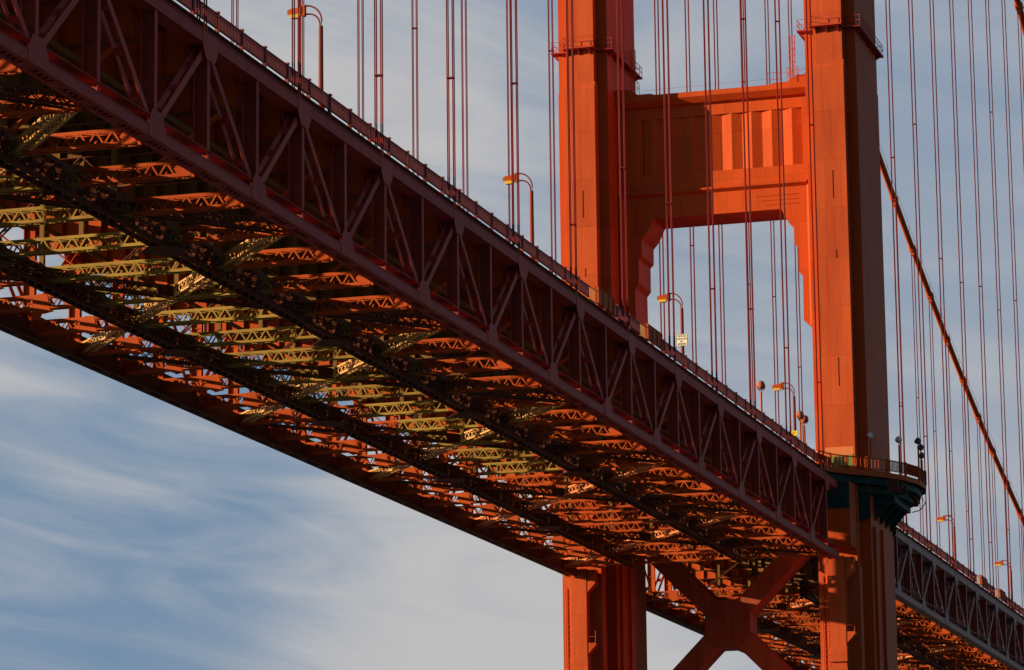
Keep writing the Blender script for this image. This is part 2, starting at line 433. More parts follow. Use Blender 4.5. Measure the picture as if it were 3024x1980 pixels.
    def lat(kn, kf):
        key = ((kf > kn), kf <= olive_to+5)
        if key not in first:
            A = Vector((0, YN+.9, -.50)); B2 = Vector(((kf-kn)*P, YF-.9, -.50))
            d = (B2-A).normalized(); r = d.cross(Vector((0,0,1))).normalized()
            lm = MB()
            hw, hh = .32, .30
            for a in (-1, 1):
                for b in (-1, 1):
                    lm.bar(A + r*hw*a + Vector((0,0,hh*b)), B2 + r*hw*a + Vector((0,0,hh*b)), .13, .13)
            Lg = (B2-A).length; n = int(Lg/.72)
            for i in range(n):
                p, q = A + d*(Lg*i/n), A + d*(Lg*(i+1)/n)
                sg = 1 if i % 2 else -1
                for a in (-1, 1):
                    for s2 in (1, -1):
                        lm.bar(p + r*hw*a + Vector((0,0,-hh*s2*sg)), q + r*hw*a + Vector((0,0,hh*s2*sg)), .07, .04, r)
                for b in (-1, 1):
                    for s2 in (1, -1):
                        lm.bar(p + r*hw*s2 + Vector((0,0,hh*b)), q - r*hw*s2 + Vector((0,0,hh*b)), .07, .04)
            for t0 in (.47,):                            # stay plates
                p, q = A + d*(Lg*t0), A + d*(Lg*(t0+.06))
                for a in (-1, 1): lm.bar(p + r*(hw+.07)*a, q + r*(hw+.07)*a, .02, .7)
            first[key] = lm.build('lateral_diagonal', (TAN if key[1] else PEACH) if key[0] else SHADED, root); o = first[key]  # sun-facing diagonals painted light, mirrored ones painted dark as shade
        else: o = dup(first[key], root)
        o.location = (kn*P - x0, -YM, 0)
    k = ka - ((ka - 1) % 4) - 4
    while k < kb + 4:
        for (kn, kf) in ((k, k+4), (k+4, k)):
            if min(kn, kf) >= la and max(kn, kf) <= lb + 1: lat(kn, kf)
        k += 4
    rx0, rx1 = (la*P - 1.0, x1) if side else (x0, lb*P + 1.0)
    for (y, z0, z1) in ((8.9, -1.3, .40), (20.2, -1.25, -.05)):
        bm_ = MB()
        for yy in (y-.36, y+.36):
            for zz in (z0+.13, z1-.13): bm_.box(rx0, rx1, yy-.10, yy+.10, zz-.13, zz+.13)
            bm_.box(rx0, rx1, yy-.04, yy+.04, (z0+z1)/2-.06, (z0+z1)/2+.06)
        st_ = 1.27
        n = int((rx1-rx0)/st_)
        for i in range(n):
            a = rx0 + i*st_
            for yy in (y-.36, y+.36):
                bm_.bar((a, yy, z0+.13), (a+st_, yy, z1-.13), .10, .22, (0,1,0))
                bm_.bar((a, yy, z1-.13), (a+st_, yy, z0+.13), .10, .22, (0,1,0))
            bm_.bar((a, y-.36, z0+.05), (a+st_, y+.36, z0+.05), .16, .05); bm_.bar((a, y+.36, z1-.05), (a+st_, y-.36, z1-.05), .12, .05)
        for k in range(fa, fb+1):
            if rx0+1.5 < k*P < rx1-1.5:
                for yy in (y-.485, y+.465): bm_.prism([(k*P-1.2, z0-.02), (k*P+1.2, z0-.02), (k*P+.8, z1+.02), (k*P-.8, z1+.02)], 1, yy, yy+.02)
                if k % 4 == 1: bm_.prism([(k*P-1.5, y-.4), (k*P, y-1.6), (k*P+1.5, y-.4), (k*P+1.5, y+.4), (k*P, y+1.6), (k*P-1.5, y+.4)], 2, z0-.06, z0-.04)
        local(bm_.build('runway_girder', SHADED, root))  # runways painted dark to stand for their shade
    # sway frames: thin laced braces from the struts up to the floor beams
    sw = {}
    for k in range(la, lb+1):
        zt_ = H-1.8
        for key, (p, q) in enumerate(((((8.9, -.1), (14.1, zt_)), ((20.2, -.1), (14.3, zt_))) if k % 2 else (((9.2, -.1), (2.2, zt_)), ((19.9, -.1), (26.2, zt_))))):
            key += 2*(k % 2)
            if key not in sw:
                w_ = MB()
                for xx in (-.2, .2): w_.bar((xx, p[0], p[1]), (xx, q[0], q[1]), .07, .16, (1,0,0))
                m_ = 9
                for i in range(m_):
                    f_ = lambda t: (p[0]+(q[0]-p[0])*t, p[1]+(q[1]-p[1])*t)
                    A_, B_ = f_(i/m_), f_((i+1)/m_)
                    sg = .2 if i % 2 else -.2
                    w_.bar((-sg, A_[0], A_[1]), (sg, B_[0], B_[1]), .08, .04)
                sw[key] = w_.build('sway_brace', SHADED if k % 2 else ORANGE, root); o = sw[key]
            else: o = dup(sw[key], root)
            o.location = (k*P - x0, -YM, 0)
    # service pipes slung along the underside
    for (y, z, r_) in ((5.2, 4.5, .16), (6.1, 4.6, .10), (17.4, 4.55, .12), (23.6, 4.5, .16)):
        pm_ = MB(); pm_.tube([(x0+.2, y, z), (x1-.2, y, z)], r_, 8)
        local(pm_.build('service_pipe', UMBER, root))
    return root

def make_railing(root, x0, x1, y, zs, local, side):
    """picket railing with posts; two gated gaps and raised gate panels on the near side"""
    near = y < YM
    gaps = []
    if near and not side: gaps = [(106.9, 108.9), (122.6, 124.4)]
    if near and side: gaps = [(291.0, 293.4), (305.6, 308.4)]
    zb, zt = zs + .53, zs + 1.44
    rm = MB(); cur = x0; spans = []
    for g in gaps: spans.append((cur, g[0])); cur = g[1]
    spans.append((cur, x1))
    for a, b in spans:
        rm.box(a, b, y-.06, y+.06, zb, zb+.07); rm.box(a, b, y-.07, y+.07, zt-.09, zt)
        rm.box(a, b, y-.03, y+.03, zt-.26, zt-.20)
        n = int((b-a)/.23)
        for i in range(n):
            x = a + (b-a)*(i+.5)/n
            rm.box(x-.095, x+.095, y-.02, y+.02, zb+.09, zt-.09)
    rail = local(rm.build('railing', RAIL, root))
    n = int((x1-x0)/3.81); first = None
    for i in range(n if near else 0):
        x = x0 + 1.2 + i*3.81
        if any(a-.3 < x < b+.3 for a, b in gaps): continue
        if first is None:
            pm = MB()
            pm.box(-.08, .08, y-.11, y+.11, zs+.12, zt+.02); pm.box(-.13, .13, y-.14, y+.14, zt+.02, zt+.11)
            first = pm.build('railing_post', RAIL, rail); p = first
        else: p = dup(first, rail)
        p.location = (x, 0, 0)
    for a, b in gaps:
        gm = MB()
        gm.box(a, b, y-.04, y+.04, zt-.02, zt+.04); gm.box(a, b, y-.04, y+.04, zb-.12, zb-.06)
        for q in range(5):
            x = a + (b-a)*(q+.5)/5
            gm.box(x-.02, x+.02, y-.02, y+.02, zb-.06, zt-.02)
        gm.build('gate', TAN, rail)
        sm = MB(); L_ = 5.0
        sm.box(b, b+L_, y-.16, y-.075, zb-.05, zt+.28); sm.box(b, b+L_, y-.20, y+.12, zt+.28, zt+.34)
        for q in range(4): sm.box(b+q*L_/3.2, b+q*L_/3.2+.1, y-.24, y-.16, zb-.05, zt+.28)
        sm.build('gate_panel', ORANGE, rail)

H = 6.55
make_deck('main_span_deck', 'red truss deck of the main span with railing, filling the left of the photo', -6, 25, -46.0, 207.0, H, 12, False)
make_deck('side_span_deck', 'pale red truss deck beyond the tower at the lower right edge', 29, 62, 207.0, 480.0, 5.85, -99, True)

# ------------------------------------------------------------------ tower
TX = 207.0
tower = thing('bridge_tower', 'orange art deco bridge tower with two stepped legs, fluted portal strut and cross bracing', 'bridge tower', (TX, YM, -71))
def tl(o): o.location = (-TX, -YM, 71); return o
def leg(yc, near):
    m = MB(); m.slot = 0
    ZT = 158.0
    # upper shaft: stepped plan, front pilaster standing proud below the ledge
    m.slot = 0
    m.box(199.5, 214.5, yc-1.65, yc+1.65, 2.2, 51.6)
    m.prism([(199.5, 51.6), (214.5, 51.6), (214.15, 52.3), (199.85, 52.3)], 1, yc-1.65, yc+1.65)
    m.box(199.85, 214.15, yc-1.52, yc+1.52, 52.3, ZT)
    m.slot = 1
    for sg in (-1, 1):
        a, b = sorted((yc+sg*1.65, yc+sg*2.75)); m.box(201.0, 213.0, a, b, -71, 51.6)
        a, b = sorted((yc+sg*1.52, yc+sg*2.7)); m.box(201.1, 212.9, a, b, 51.6, ZT)
    # lower shaft, wider in steps
    m.slot = 1
    m.box(199.0, 215.0, yc-1.65, yc+1.65, -71, 2.2)
    m.box(195.9, 199.0, yc-1.65, yc+1.65, .6, 7.1)
    m.prism([(199.0, 7.1), (199.5, 7.1), (199.5, 8.2), (199.2, 8.2)], 1, yc-1.6, yc+1.6)
    for sg in (-1, 1):
        a, b = sorted((yc+sg*2.75, yc+sg*3.05)); m.box(202.2, 212.0, a, b, -71, 3.2)
        a, b = sorted((yc+sg*3.05, yc+sg*3.35)); m.box(204.6, 210.0, a, b, -71, 3.2)
    lg = tl(m.build('leg', [TOWER, VIVID], tower))
    # narrow pilaster carrying the truss end below the deck
    p = MB()
    p.box(196.0, 199.0, yc-.85, yc+.85, -71, -.45)
    for sg in (-1, 1):
        a, b = sorted((yc+sg*.85, yc+sg*2.1)); p.box(197.5, 199.0, a, b, -71, -1.3)
        p.prism([(yc+sg*.85, -2.45), (yc+sg*1.7, -1.85), (yc+sg*1.7, -.55), (yc+sg*.85, -.55)], 0, 196.15, 197.45)
        p.prism([(yc+sg*.95, -1.2), (yc+sg*1.55, -1.2), (yc+sg*1.55, -.6), (yc+sg*.95, -.6)], 0, 196.1, 196.15)
    for z in (-9.6, -11.6, -14.2, -17.5): p.box(195.72, 196.0, yc-.95, yc+.95, z-1.5, z)
    p.build('pilaster', TOWER, lg)
    for (z, dz) in ((-1.75, 0), (-8.1, 0)):
        q = MB()
        q.prism([(yc-.85, z-1.2), (yc-1.75, z-.25), (yc-1.75, z), (yc-.85, z)], 0, 196.05, 197.4)
        q.tube([(196.1, yc-1.72, z), (196.1, yc-1.74, z+1.25)], .04, 6); q.tube([(197.3, yc-1.72, z), (197.3, yc-1.74, z+1.25)], .04, 6)
        q.tube([(196.1, yc-1.73, z+.65), (196.1, yc-.9, z+.65)], .03, 6); q.tube([(196.1, yc-1.74, z+1.23), (197.3, yc-1.74, z+1.23)], .03, 6)
        q.build('inspection_bracket', TOWER, lg)
    # pipes and ladders running down the setback beside the pilaster
    q = MB()
    q.tube([(197.38, yc+1.2, -71), (197.38, yc+1.2, -1.5)], .07, 6); q.tube([(197.38, yc+1.75, -71), (197.38, yc+1.75, -2.2)], .05, 6)
    for i in range(60): q.box(197.36, 197.42, yc+1.2, yc+1.75, -3-i*.6, -2.94-i*.6)
    q.build('ladder', VIVID, lg)
    # shadow-gap seams of the plates on the shaft front
    q = MB()
    for (yy, z0, z1) in ((yc-.2, 37.4, 40.4), (yc-.2, 17.6, 20.6), (yc-.35, 31, 31.9)):
        q.box(199.47, 199.5, yy-.03, yy+.03, z0, z1)
    q.build('seam', DARK, lg)
    # inspection walkway round the shaft
    w = MB()
    zw = 55.9
    rings = [(198.95, 215.05, yc-1.65, yc+1.65), (200.4, 213.6, yc-3.4, yc+3.4)]
    for (a, b, c, d) in rings: w.box(a, b, c, d, zw, zw+.13)
    for (x, y, ex, ey) in [(198.9, yc-1.2, .9, 0), (198.9, yc, .9, 0), (198.9, yc+1.2, .9, 0)]:
        w.prism([(x+.1, zw), (x+.95, zw), (x+.95, zw-.6)], 1, y-.05, y+.05)
    for x in (201.6, 204.5, 207.5, 210.5, 212.8):
        for sg in (-1, 1): w.prism([(yc+sg*3.35, zw), (yc+sg*2.6, zw), (yc+sg*2.6, zw-.5)], 0, x-.06, x+.06)
    wk = w.build('walkway', TRUSS, lg)  # shadow on the walkway put in by a darker paint
    w = MB()
    loop = [(199.0, yc-1.6), (199.0, yc+1.6), (200.5, yc+1.6), (200.5, yc+3.35), (213.5, yc+3.35), (213.5, yc+1.6), (215.0, yc+1.6), (215.0, yc-1.6), (213.5, yc-1.6), (213.5, yc-3.35), (200.5, yc-3.35), (200.5, yc-1.6)]
    for i in range(len(loop)):
        a, b = Vector(loop[i]), Vector(loop[(i+1) % len(loop)])
        for h in (.6, 1.15): w.bar((a.x, a.y, zw+.13+h), (b.x, b.y, zw+.13+h), .045, .045)
        n = max(1, round((b-a).length/1.1))
        for j in range(n):
            p2 = a + (b-a)*j/n
            w.box(p2.x-.025, p2.x+.025, p2.y-.025, p2.y+.025, zw+.13, zw+1.3)
    w.build('walkway_rail', TRUSS, wk)
    return lg
YL, YR = 27.4, 0.45
legF = leg(YL, False)
legN = leg(YR, True)
# undercoat patches at the foot of the near shaft
q = MB(); q.box(199.485, 199.5, YR-1.5, YR+1.45, 10.35, 11.25); q.build('undercoat_patch', PEACH, legN)
q = MB(); q.box(199.485, 199.5, YR-1.35, YR+1.45, 9.2, 10.32); q.box(199.47, 199.485, YR-1.45, YR-1.25, 9.2, 10.45); q.build('primer_patch', GREEN, legN)
q = MB(); q.box(212.2, 213.0, YR-2.765, YR-2.75, 9.2, 10.6); q.build('primer_patch', GREEN, legN)

# portal strut
s = MB()
FX, BX = 204.8, 210.0
ya, yb = YR+2.7, YL-2.7
br = [(6.95, 37.95), (6.55, 37.1), (6.1, 36.3), (5.62, 35.75), (5.6, 34.05), (5.23, 33.7), (5.23, 31.07), (4.81, 30.54), (4.85, 25.8), (4.4, 25.45), (3.9, 24.9)]
mir = [(YL + YR - y, z) for y, z in br]
prof = [(ya, 24.9)] + br[::-1] + mir + [(yb, 24.9), (yb, 41.0), (ya, 41.0)]
s.prism(prof, 0, FX, BX)                                          # lower body with stepped brackets
s.box(FX+.31, BX, ya, yb, 41.0, 50.1)                             # recessed field
s.box(FX, FX+.31, ya, yb, 41.0, 42.65)
s.box(FX, FX+.31, ya, yb, 48.85, 50.1)
s.box(FX, FX+.31, ya, ya+1.3, 42.65, 48.85); s.box(FX, FX+.31, yb-2.75, yb, 42.65, 48.85)
st = tl(s.build('portal_strut', VIVID, tower))
fl = MB()
y = yb - 2.75; n = 8; w_ = (y - (ya+1.3)) / n
for i in range(n):                                                # shallow folded panels
    yl = y - i*w_
    fl.prism([(FX+.31, yl), (FX+.03, yl-w_*.5), (FX+.31, yl-w_)], 2, 42.65, 48.85)
fl.build('flute', VIVID, st)
c = MB()
c.prism([(FX, 50.1), (FX-.5, 50.2), (FX-1.1, 50.75), (FX-1.1, 51.3), (FX+.2, 51.3), (FX+.2, 50.1)], 1, ya, yb)
c.box(FX+.2, BX+1.0, ya, yb, 50.1, 51.28)
for (yy, sg) in ((ya, 1), (yb, -1)):
    c.prism([(yy, 51.3), (yy+sg*4.6, 51.3), (yy+sg*4.0, 51.5), (yy+sg*2.6, 51.5), (yy+sg*2.2, 51.85), (yy+sg*1.4, 52.15), (yy, 52.2)], 0, FX-1.0, BX+.9)
c.build('cornice', VIVID, st)
c = MB()
c.prism([(FX, 40.3), (FX-.5, 40.6), (FX-.5, 40.8), (FX, 40.95)], 1, ya+.9, yb-.9)
for (yy, sg) in ((ya, 1), (yb, -1)):                              # chamfered jamb mould
    c.prism([(FX, yy), (FX-.5, yy+sg*.25), (FX-.5, yy+sg*.45), (FX, yy+sg*1.0)], 2, 25.2, 40.6)
for z in (39.5, 39.0, 38.5): c.box(FX-.06, FX, ya+1.9, ya+6.5-(39.5-z), z-.05, z); 
c.build('moulding', VIVID, st)
def ladder(y, sg):
    m = MB()
    x = 203.9
    for dy in (-.22, .22): m.tube([(x, y+dy, 51.6), (x+.2, y+dy, 56.6)], .035, 6)
    for i in range(16): m.tube([(x+.2*i/16, y-.22, 51.9+i*.3), (x+.2*i/16, y+.22, 51.9+i*.3)], .022, 5)
    for z in (53.6, 54.3, 55.0, 55.7, 56.4):
        pts = [(x - .38*math.sin(t), y + .38*math.cos(t), z) for t in [math.pi*q/8 for q in range(9)]]
        m.tube(pts, .025, 5)
    for q in range(1, 8, 2):
        t = math.pi*q/8; m.tube([(x - .38*math.sin(t), y + .38*math.cos(t), 53.6), (x - .38*math.sin(t), y + .38*math.cos(t), 56.4)], .02, 5)
    for (a, b) in ((-.6, -.6), (-.6, .5), (.3, -.6), (.3, .5)): m.tube([(x+a, y+b, 51.6), (x+a, y+b, 52.9)], .03, 5)
    for z in (52.25, 52.9):
        m.tube([(x-.6, y-.6, z), (x-.6, y+.5, z), (x+.3, y+.5, z), (x+.3, y-.6, z), (x-.6, y-.6, z)], .025, 5)
    m.build('caged_ladder', TOWER, st)
ladder(22.6, 1); ladder(5.1, -1)
h = MB()
for y in (6.6, 7.2, 7.8): h.tube([(203.9, y, 51.3), (203.9, y, 52.7)], .03, 5)
for z in (51.9, 52.65): h.tube([(203.9, 6.5, z), (203.9, 7.9, z)], .03, 5)
h.tube([(203.9, 6.5, 52.5), (204, 5.0, 52.6), (204, 3.3, 52.9)], .025, 5)
h.tube([(203.9, 7.9, 52.0), (203.9, 21.5, 51.9)], .012, 4)
h.build('handrail', TOWER, st)

# X bracing below the deck
x = MB()
YC, ZC = (YL+YR)/2, -5.7
def arm(y0, z0, y1, z1):
    d = Vector((y1-y0, z1-z0)).normalized(); n = Vector((-d.y, d.x))
    for xx in (205.2, 208.2):
        x.prism([(y0+n.x*1.0, z0+n.y*1.0), (y1+n.x*1.0, z1+n.y*1.0), (y1-n.x*1.0, z1-n.y*1.0), (y0-n.x*1.0, z0-n.y*1.0)], 0, xx, xx+.35)
    for sg in (-1, 1):
        a = Vector((y0+n.x*1.0*sg, z0+n.y*1.0*sg)); b = Vector((y1+n.x*1.0*sg, z1+n.y*1.0*sg))
        x.bar((206.9, a.x, a.y), (206.9, b.x, b.y), 2.65, .06, (0, n.x, n.y))
for sy in (-1, 1):
    for sz in (-1, 1):
        arm(YC+sy*1.2, ZC+sz*1.2, YC+sy*11.2, ZC+sz*11.2)
xb = tl(x.build('cross_brace', BRACE, tower))
g = MB()
o8 = [(YC+a, ZC+b) for a, b in ((-1.1, 2.5), (1.1, 2.5), (2.4, 1.2), (2.4, -1.2), (1.1, -2.5), (-1.1, -2.5), (-2.4, -1.2), (-2.4, 1.2))]
g.prism(o8, 0, 205.12, 205.19); g.prism(o8, 0, 208.56, 208.63)
for i in range(8):
    (a, b), (c_, d_) = o8[i], o8[(i+1) % 8]
    if i % 2 == 0: g.bar((206.9, a*.99+YC*.01, b*.99+ZC*.01), (206.9, c_*.99+YC*.01, d_*.99+ZC*.01), .05, 3.3, (1,0,0))
g.build('gusset_plate', BRACE, xb)
# lower pair of the next brace panel, and the strut between
x = MB(); ZC = -30.0
for sy in (-1, 1):
    arm(YC+sy*1.2, ZC+1.2, YC+sy*11.2, ZC+12.6); arm(YC+sy*1.2, ZC-1.2, YC+sy*11.2, ZC-12.6)
tl(x.build('cross_brace', BRACE, tower))
x = MB(); x.box(205.0, 208.8, YR+3.0, YL-3.0, 3.6, 4.6)
tl(x.build('deck_strut', BRACE, tower))

# ------------------------------------------------------------------ balcony round the near leg
bal = thing('tower_balcony', 'curved sidewalk balcony with dark teal underside wrapped round the near tower leg', 'balcony', (208, -2, 8.3))
def bl(o): o.location = (-208, 2, -8.3); return o
outl = [(193.0, 1.3), (195.4, .6), (197.4, -.7), (199.2, -2.4), (201.4, -4.1), (204.2, -5.5), (207.4, -6.3), (210.8, -6.4), (214.0, -5.7), (217.0, -4.0), (219.6, -1.6), (222.0, 1.3)]
cen = Vector((207.5, 1.3))
def scaled(f): return [(cen.x + (px-cen.x)*f, cen.y + (py-cen.y)*f) for px, py in outl]
m = MB(); m.prism(outl, 2, 8.28, 8.5); bl(m.build('floor_plate', ORANGE, bal))
m = MB()
for i in range(len(outl)-1):
    a, b = outl[i], outl[i+1]
    m.bar((a[0], a[1], 8.35), (b[0], b[1], 8.35), .10, .55)
bl(m.build('fascia', ORANGE, bal))
m = MB()
m.prism(scaled(.94), 2, 7.35, 8.07); m.prism(scaled(.84), 2, 6.6, 7.35)
m.prism([(203.5, -2.3), (203.5, -4.4), (212.6, -4.4), (212.6, -2.3)], 2, 5.9, 6.6)
for xx in (200.6, 203.3, 206.2, 209.1, 212.0, 214.6):
    r = -4.3 if 202 < xx < 213.5 else -2.6
    m.prism([(-1.2, 6.6), (r, 6.6), (r+.2, 5.9), (-2.4, 4.0), (-1.2, 3.6)], 0, xx-.09, xx+.09)
m.box(195.75, 195.9, YR-1.6, YR+1.55, 4.4, 7.05)
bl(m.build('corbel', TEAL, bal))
m = MB()
rb = random.Random(5)
for i in range(1, len(outl)-1):
    p = Vector(outl[i]); q = p + (cen - p)*.45
    m.bar((p.x, p.y, 8.16), (q.x, q.y, 8.16), .09, .22)
    m.tube([(p.x*.96+cen.x*.04, p.y*.96+cen.y*.04, 8.1), (p.x*.9+cen.x*.1, p.y*.9+cen.y*.1, 7.2), (p.x*.82+cen.x*.18, p.y*.82+cen.y*.18, 6.7)], .035, 5)
for i in range(14):
    x_ = 200 + rb.random()*14; m.box(x_, x_+.12+rb.random()*.5, -4.9-rb.random()*.7, -4.2, 6.5+rb.random()*.6, 7.5+rb.random()*.5)
bl(m.build('bracket', SHADED, bal))
m = MB()
m.tube([(215.5, -5.1, 8.0), (215.9, -5.4, 7.4), (215.4, -4.9, 6.6), (214.6, -4.2, 6.3)], .06, 6)
bl(m.build('drain_pipe', DARK, bal))
m = MB()
for i in range(len(outl)-1):
    a, b = Vector(outl[i]), Vector(outl[i+1]); Ls = (b-a).length
    solid = i not in (1, 2, 3)
    m.bar((a.x, a.y, 9.92), (b.x, b.y, 9.92), .12, .10); m.bar((a.x, a.y, 8.86), (b.x, b.y, 8.86), .10, .08)
    n = int(Ls/(.20 if solid else .42))
    for j in range(n):
        p = a + (b-a)*(j+.5)/n
        m.bar((p.x, p.y, 8.9), (p.x, p.y, 9.88), .04 if not solid else .10, .03, (b-a).to_3d())
    m.box(a.x-.1, a.x+.1, a.y-.1, a.y+.1, 8.5, 10.05)
bl(m.build('railing', ORANGE, bal))

# ------------------------------------------------------------------ main cables and suspenders
def cable_z(x):
    if x >= TX: return 4.81284716e-04*x*x - 7.08144378e-01*x + 284.43
    d = (TX - x) / 640.0
    return 158.4 - 143.0*(1 - (1-d)**2)
YCN, YCF = 0.5, 27.95
def cable(y, label):
    m = MB()
    xs = [-60 + 9.0*i for i in range(67)]
    m.tube([(x, y, cable_z(x)) for x in xs], .47, 12)
    o = m.build('main_cable', ORANGE, smooth=True)
    tag(o, label, 'cable')
    hr = MB()
    for dy in (-.42, .42):
        hr.tube([(x, y+dy, cable_z(x)+1.25) for x in xs], .022, 5)
        for x in xs: hr.bar((x, y+dy, cable_z(x)), (x, y+dy, cable_z(x)+1.27), .05, .05)
    hr.build('hand_rope', ROPE, o)
    return o
cn = cable(YCN, 'thick red main cable of the near side, only a tip at the top right corner')
cf = cable(YCF, 'thick red main cable sloping down to the right of the tower')
def words(n):
    return ['first','second','third','fourth','fifth','sixth','seventh','eighth','ninth','tenth','eleventh','twelfth','thirteenth','fourteenth','fifteenth','sixteenth','seventeenth','eighteenth','nineteenth','twentieth','twenty-first','twenty-second','twenty-third','twenty-fourth'][n]
def suspender(k, y, cab, label, group):
    x = k*P; zt = cable_z(x)
    t = thing('suspender', label, 'suspender', (x, y, 6.9), group)
    m = MB(); m.slot = 0
    m.tube([(0, 0, 0), (0, 0, zt - 6.9)], .045, 6, cap=False)
    m.slot = 1; m.tube([(0, 0, -.1), (0, 0, .75)], [.10, .07], 8)
    first = m.build('wire_rope', [ROPE, ORANGE], t)
    for q, (dx, dy) in enumerate(((-.17, -.20), (-.17, .20), (.17, -.20), (.17, .20))):
        r = first if q == 0 else dup(first, t)
        r.location = (dx, dy, 0)
    rr = random.Random(k*7 + int(y)); z0 = 12 + rr.random()*10; first = None
    while z0 < min(zt - 12, 75):
        if first is None:
            m = MB(); m.box(-.21, .21, -.24, .24, -.035, .035); first = m.build('spacer_clamp', ROPE, t); c = first
        else: c = dup(first, t)
        c.location = (0, 0, z0 - 6.9)
        z0 += 26 + rr.random()*12
    # cable band on the main cable
    sl = Vector((1, 0, (cable_z(x+1)-cable_z(x-1))/2)).normalized()
    b = MB(); c0 = Vector((x, y, zt))
    b.tube([c0 - sl*.55, c0 - sl*.5, c0 + sl*.5, c0 + sl*.55], [.48, .62, .62, .48], 12)
    b.box(x-.2, x+.2, y-.28, y+.28, zt-1.1, zt-.45)
    b.build('cable_band', ORANGE, cab)
main_near = [k for k in range(25, -7, -2)]
main_far = [k for k in range(25, -7, -2)]
side_near = [k for k in range(29, 63, 2)]
side_far = [k for k in range(29, 69, 2)]
for i, k in enumerate(main_near):
    if k == 25: lab = 'nearest red suspender before the near tower leg, on the near side'
    else: lab = 'near side red suspender, %s to the left from the near tower leg' % words(i)
    suspender(k, YCN, cn, lab, 'near side suspenders of the main span')
for i, k in enumerate(main_far):
    suspender(k, YCF, cf, 'far side red suspender, %s to the left from the far tower leg' % words(i), 'far side suspenders of the main span')
for i, k in enumerate(side_near):
    suspender(k, YCN, cn, 'near red suspender right of the tower, %s from the near tower leg' % words(i), 'near side suspenders of the side span')
for i, k in enumerate(side_far):
    suspender(k, YCF, cf, 'far red suspender right of the tower, %s from the far tower leg' % words(i), 'far side suspenders of the side span')

# ------------------------------------------------------------------ street lamps
ZD = H + 1.96                # sidewalk level
def make_lamp():
    t = thing('street_lamp', 'x', 'street lamp', (0,0,0), 'street lamps along the near sidewalk')
    m = MB()
    m.tube([(0,0,0), (0,0,.5), (0,0,.55), (0,0,5.6)], [.24, .24, .16, .14], 10)
    m.build('pole', MAROON, t, smooth=False)
    m = MB()
    m.tube([(0, -.05, 4.8)] + [(0, -.05 + 1.05*(1-math.cos(a)), 5.25 + 1.05*math.sin(a)) for a in [math.pi/2*q/9 for q in range(10)]] + [(0, 1.3, 6.30)], .055, 8)
    m.tube([(0, .06, 4.8)] + [(0, .06 + .75*(1-math.cos(a)), 5.0 + .75*math.sin(a)) for a in [math.pi/2*q/9 for q in range(10)]] + [(0, 1.05, 5.76)], .055, 8)
    m.v = [(p[0], p[1], p[2]+.7) for p in m.v]
    m.build('arm', MAROON, t)
    m = MB()
    m.box(-.17, .17, 1.02, 1.2, 5.64, 6.34)
    m.prism([(1.2, 5.80), (2.15, 5.80), (2.15, 6.05), (1.95, 6.14), (1.2, 6.22)], 0, -.20, .20)
    m.v = [(p[0], p[1], p[2]+.7) for p in m.v]
    hd = m.build('lamp_head', ORANGE, t)
    m = MB(); m.prism([(1.3, 5.80), (1.4, 5.56), (1.95, 5.54), (2.1, 5.80)], 0, -.17, .17)
    m.v = [(p[0], p[1], p[2]+.7) for p in m.v]; m.build('lens', AMBER, hd)
    return t
lamp0 = make_lamp()
lamps = [(46.2, 'street lamp nearest the camera, left of all the others'), (92.6, 'street lamp between the first lamp and the far tower leg'),
         (138.8, 'street lamp with a white text sign on its pole'), (184.6, 'street lamp with a small yellow plate, just left of the near tower leg'),
         (277.6, 'small street lamp right of the tower, left of the last one'), (322.8, 'smallest street lamp at the right edge of the photo')]
for i, (x, lab) in enumerate(lamps):
    o = lamp0 if i == 0 else copy_tree(lamp0)
    o.location = (x, 1.85, ZD - (0.45 if x > 207 else 0)); o['label'] = lab
    if x > 207: o.scale = (1, 1, .97)

# ------------------------------------------------------------------ signs
def letters(m, text, yc, zc, h, w, x):
    """block letters from strokes, readable from -X (text runs towards -Y)"""
    G = {'S': 'abcdf gx', 'P': '', }
    seg = {'A': ['l','r','t','m'], 'B': ['l','r','t','m','b'], 'C': ['l','t','b'], 'D': ['l','r','t','b'], 'E': ['l','t','m','b'], 'H': ['l','r','m'],
           'K': ['l','k1','k2'], 'P': ['l','t','m','ru'], 'R': ['l','t','m','ru','k2'], 'S': ['lu','rl','t','m','b'], 'Y': ['y1','y2','y3']}
    n = len(text); adv = w; s = h*.16
    for i, ch in enumerate(text):
        c = yc + (n-1)/2*adv - i*adv; L_, R_ = c + w*.33, c - w*.33
        T, B_ = zc + h/2, zc - h/2
        for q in seg.get(ch, []):
            p = {'l': ((L_, B_), (L_, T)), 'r': ((R_, B_), (R_, T)), 't': ((L_, T), (R_, T)), 'm': ((L_, zc), (R_, zc)), 'b': ((L_, B_), (R_, B_)),
                 'lu': ((L_, zc), (L_, T)), 'rl': ((R_, B_), (R_, zc)), 'ru': ((R_, zc), (R_, T)), 'k1': ((L_, zc), (R_, T)), 'k2': ((L_, zc), (R_, B_)),
                 'y1': ((L_, T), (c, zc)), 'y2': ((R_, T), (c, zc)), 'y3': ((c, zc), (c, B_))}[q]
            m.bar((x, p[0][0], p[0][1]), (x, p[1][0], p[1][1]), .008, s, (1,0,0)) if False else m.bar((x, p[0][0], p[0][1]), (x, p[1][0], p[1][1]), s, .008, (1,0,0))
t = thing('road_sign', 'white board with four lines of dark lettering on a lamp pole', 'sign', (138.6, 1.85, 10.75))
m = MB(); m.box(-.03, 0, -.52, .52, 0, 1.05); m.build('board', WHITE, t)
m = MB()
for (a, b, c_, d) in ((-.5, .5, .02, .05), (-.5, .5, 1.0, 1.03)): m.box(-.036, -.03, a, b, c_, d)
for a in (-.5, .47): m.box(-.036, -.03, a, a+.03, .02, 1.03)
m.build('border', INK, t)
m = MB()
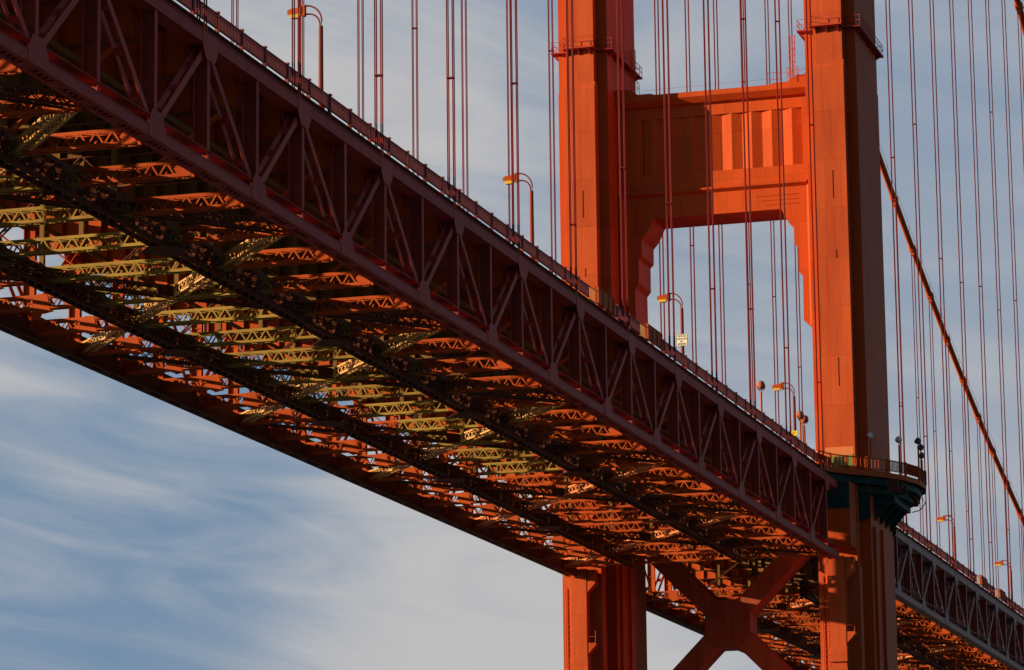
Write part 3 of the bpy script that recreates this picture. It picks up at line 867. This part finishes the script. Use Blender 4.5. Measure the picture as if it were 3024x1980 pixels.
for txt, z, w in (('SPEED', .87, .15), ('CHECKED', .63, .125), ('BY', .40, .15), ('RADAR', .17, .15)): letters(m, txt, 0, z, .13, w, -.036)
m.build('lettering', INK, t)
t = thing('yellow_sign', 'small yellow plate on a lamp pole beside the near tower leg', 'sign', (184.4, 1.85, 10.1))
m = MB(); m.box(-.03, 0, -.28, .58, 0, .52); m.build('board', YELLOW, t)
m = MB(); m.bar((-.036, .3, .12), (-.036, .0, .40), .05, .01, (1,0,0)); m.build('mark', INK, t)
t = thing('white_sign', 'pale notice board standing at the foot of the near tower leg', 'sign', (198.4, 2.6, 9.0))
m = MB(); m.box(-.03, 0, -.45, .75, 1.05, 1.75); m.build('board', WHITE, t)
m = MB()
for z in (1.2, 1.38, 1.56): m.box(-.036, -.03, -.3, .6, z, z+.07)
m.build('text_line', PEACH, t)
m = MB(); m.tube([(.05, -.4, 0), (.05, -.4, 1.8)], .05, 6); m.tube([(.05, .6, 0), (.05, .6, 1.3)], .05, 6); m.build('post', TAN, t)

# ------------------------------------------------------------------ floodlights (round heads on posts)
def flood(loc, hgt, r, mat, pmat, aim, label, group):
    t = thing('floodlight', label, 'floodlight', loc, group)
    m = MB(); m.tube([(0,0,0), (0,0,hgt-r*1.5)], .095, 8); m.box(-.14, .14, -.14, .14, -.05, .15); m.build('post', pmat, t)
    d = Vector(aim).normalized(); c0 = Vector((0, 0, hgt))
    m = MB()
    prof = [(-1.0, .05), (-.92, .42), (-.65, .76), (-.25, .96), (.15, 1.02), (.55, .98), (.75, .92), (.8, .80)]
    m.tube([c0 + d*(r*a) for a, b in prof], [r*b for a, b in prof], 14)
    h = m.build('lamp_head', mat, t, smooth=True)
    m = MB(); m.tube([c0 + d*(r*.81), c0 + d*(r*.86)], r*.78, 14); m.build('glass', SLATE, h)
    m = MB()
    pts = []
    side = d.cross(Vector((0,0,1))).normalized()
    for q in range(11):
        a = math.pi*q/10
        pts.append(c0 + side*(r*1.1*math.cos(a)) + Vector((0,0,-r*1.25*math.sin(a))))
    m.tube(pts, .035, 5); m.build('yoke', pmat, t)
GF = 'floodlights around the near tower leg'
flood((169.2, 1.75, ZD), 4.0, .40, SALMON, ORANGE, (.4, .3, .85), 'salmon floodlight on a post left of the fourth lamp, standing alone', GF)
flood((186.8, 1.75, ZD), 4.0, .40, SALMON, ORANGE, (.3, .5, .8), 'salmon floodlight left of the near tower leg, higher of the overlapping pair', GF)
flood((188.7, 1.75, ZD), 3.9, .40, SALMON, ORANGE, (.5, -.1, .8), 'salmon floodlight left of the near tower leg, lower of the overlapping pair', GF)
flood((200.6, -2.6, 8.5), 3.9, .30, PALE, ORANGE, (.5, .6, .6), 'pale round floodlight in front of the near tower leg', GF)
flood((204.8, -4.8, 8.5), 4.0, .34, PALE, ORANGE, (.3, .8, .55), 'pale round floodlight on a red post right beside the near leg', GF)
flood((209.6, -5.95, 8.5), 4.55, .35, SLATE, ORANGE, (-.1, .8, .6), 'dark round floodlight on the balcony, tallest and leftmost of the dark three', GF)
flood((211.5, -5.95, 8.5), 3.3, .33, SLATE, ORANGE, (-.2, .8, .6), 'dark round floodlight on the balcony, lowest of the dark three', GF)
flood((213.4, -5.55, 8.5), 4.5, .34, SLATE, ORANGE, (-.4, .8, .6), 'dark round floodlight at the right end of the balcony', GF)
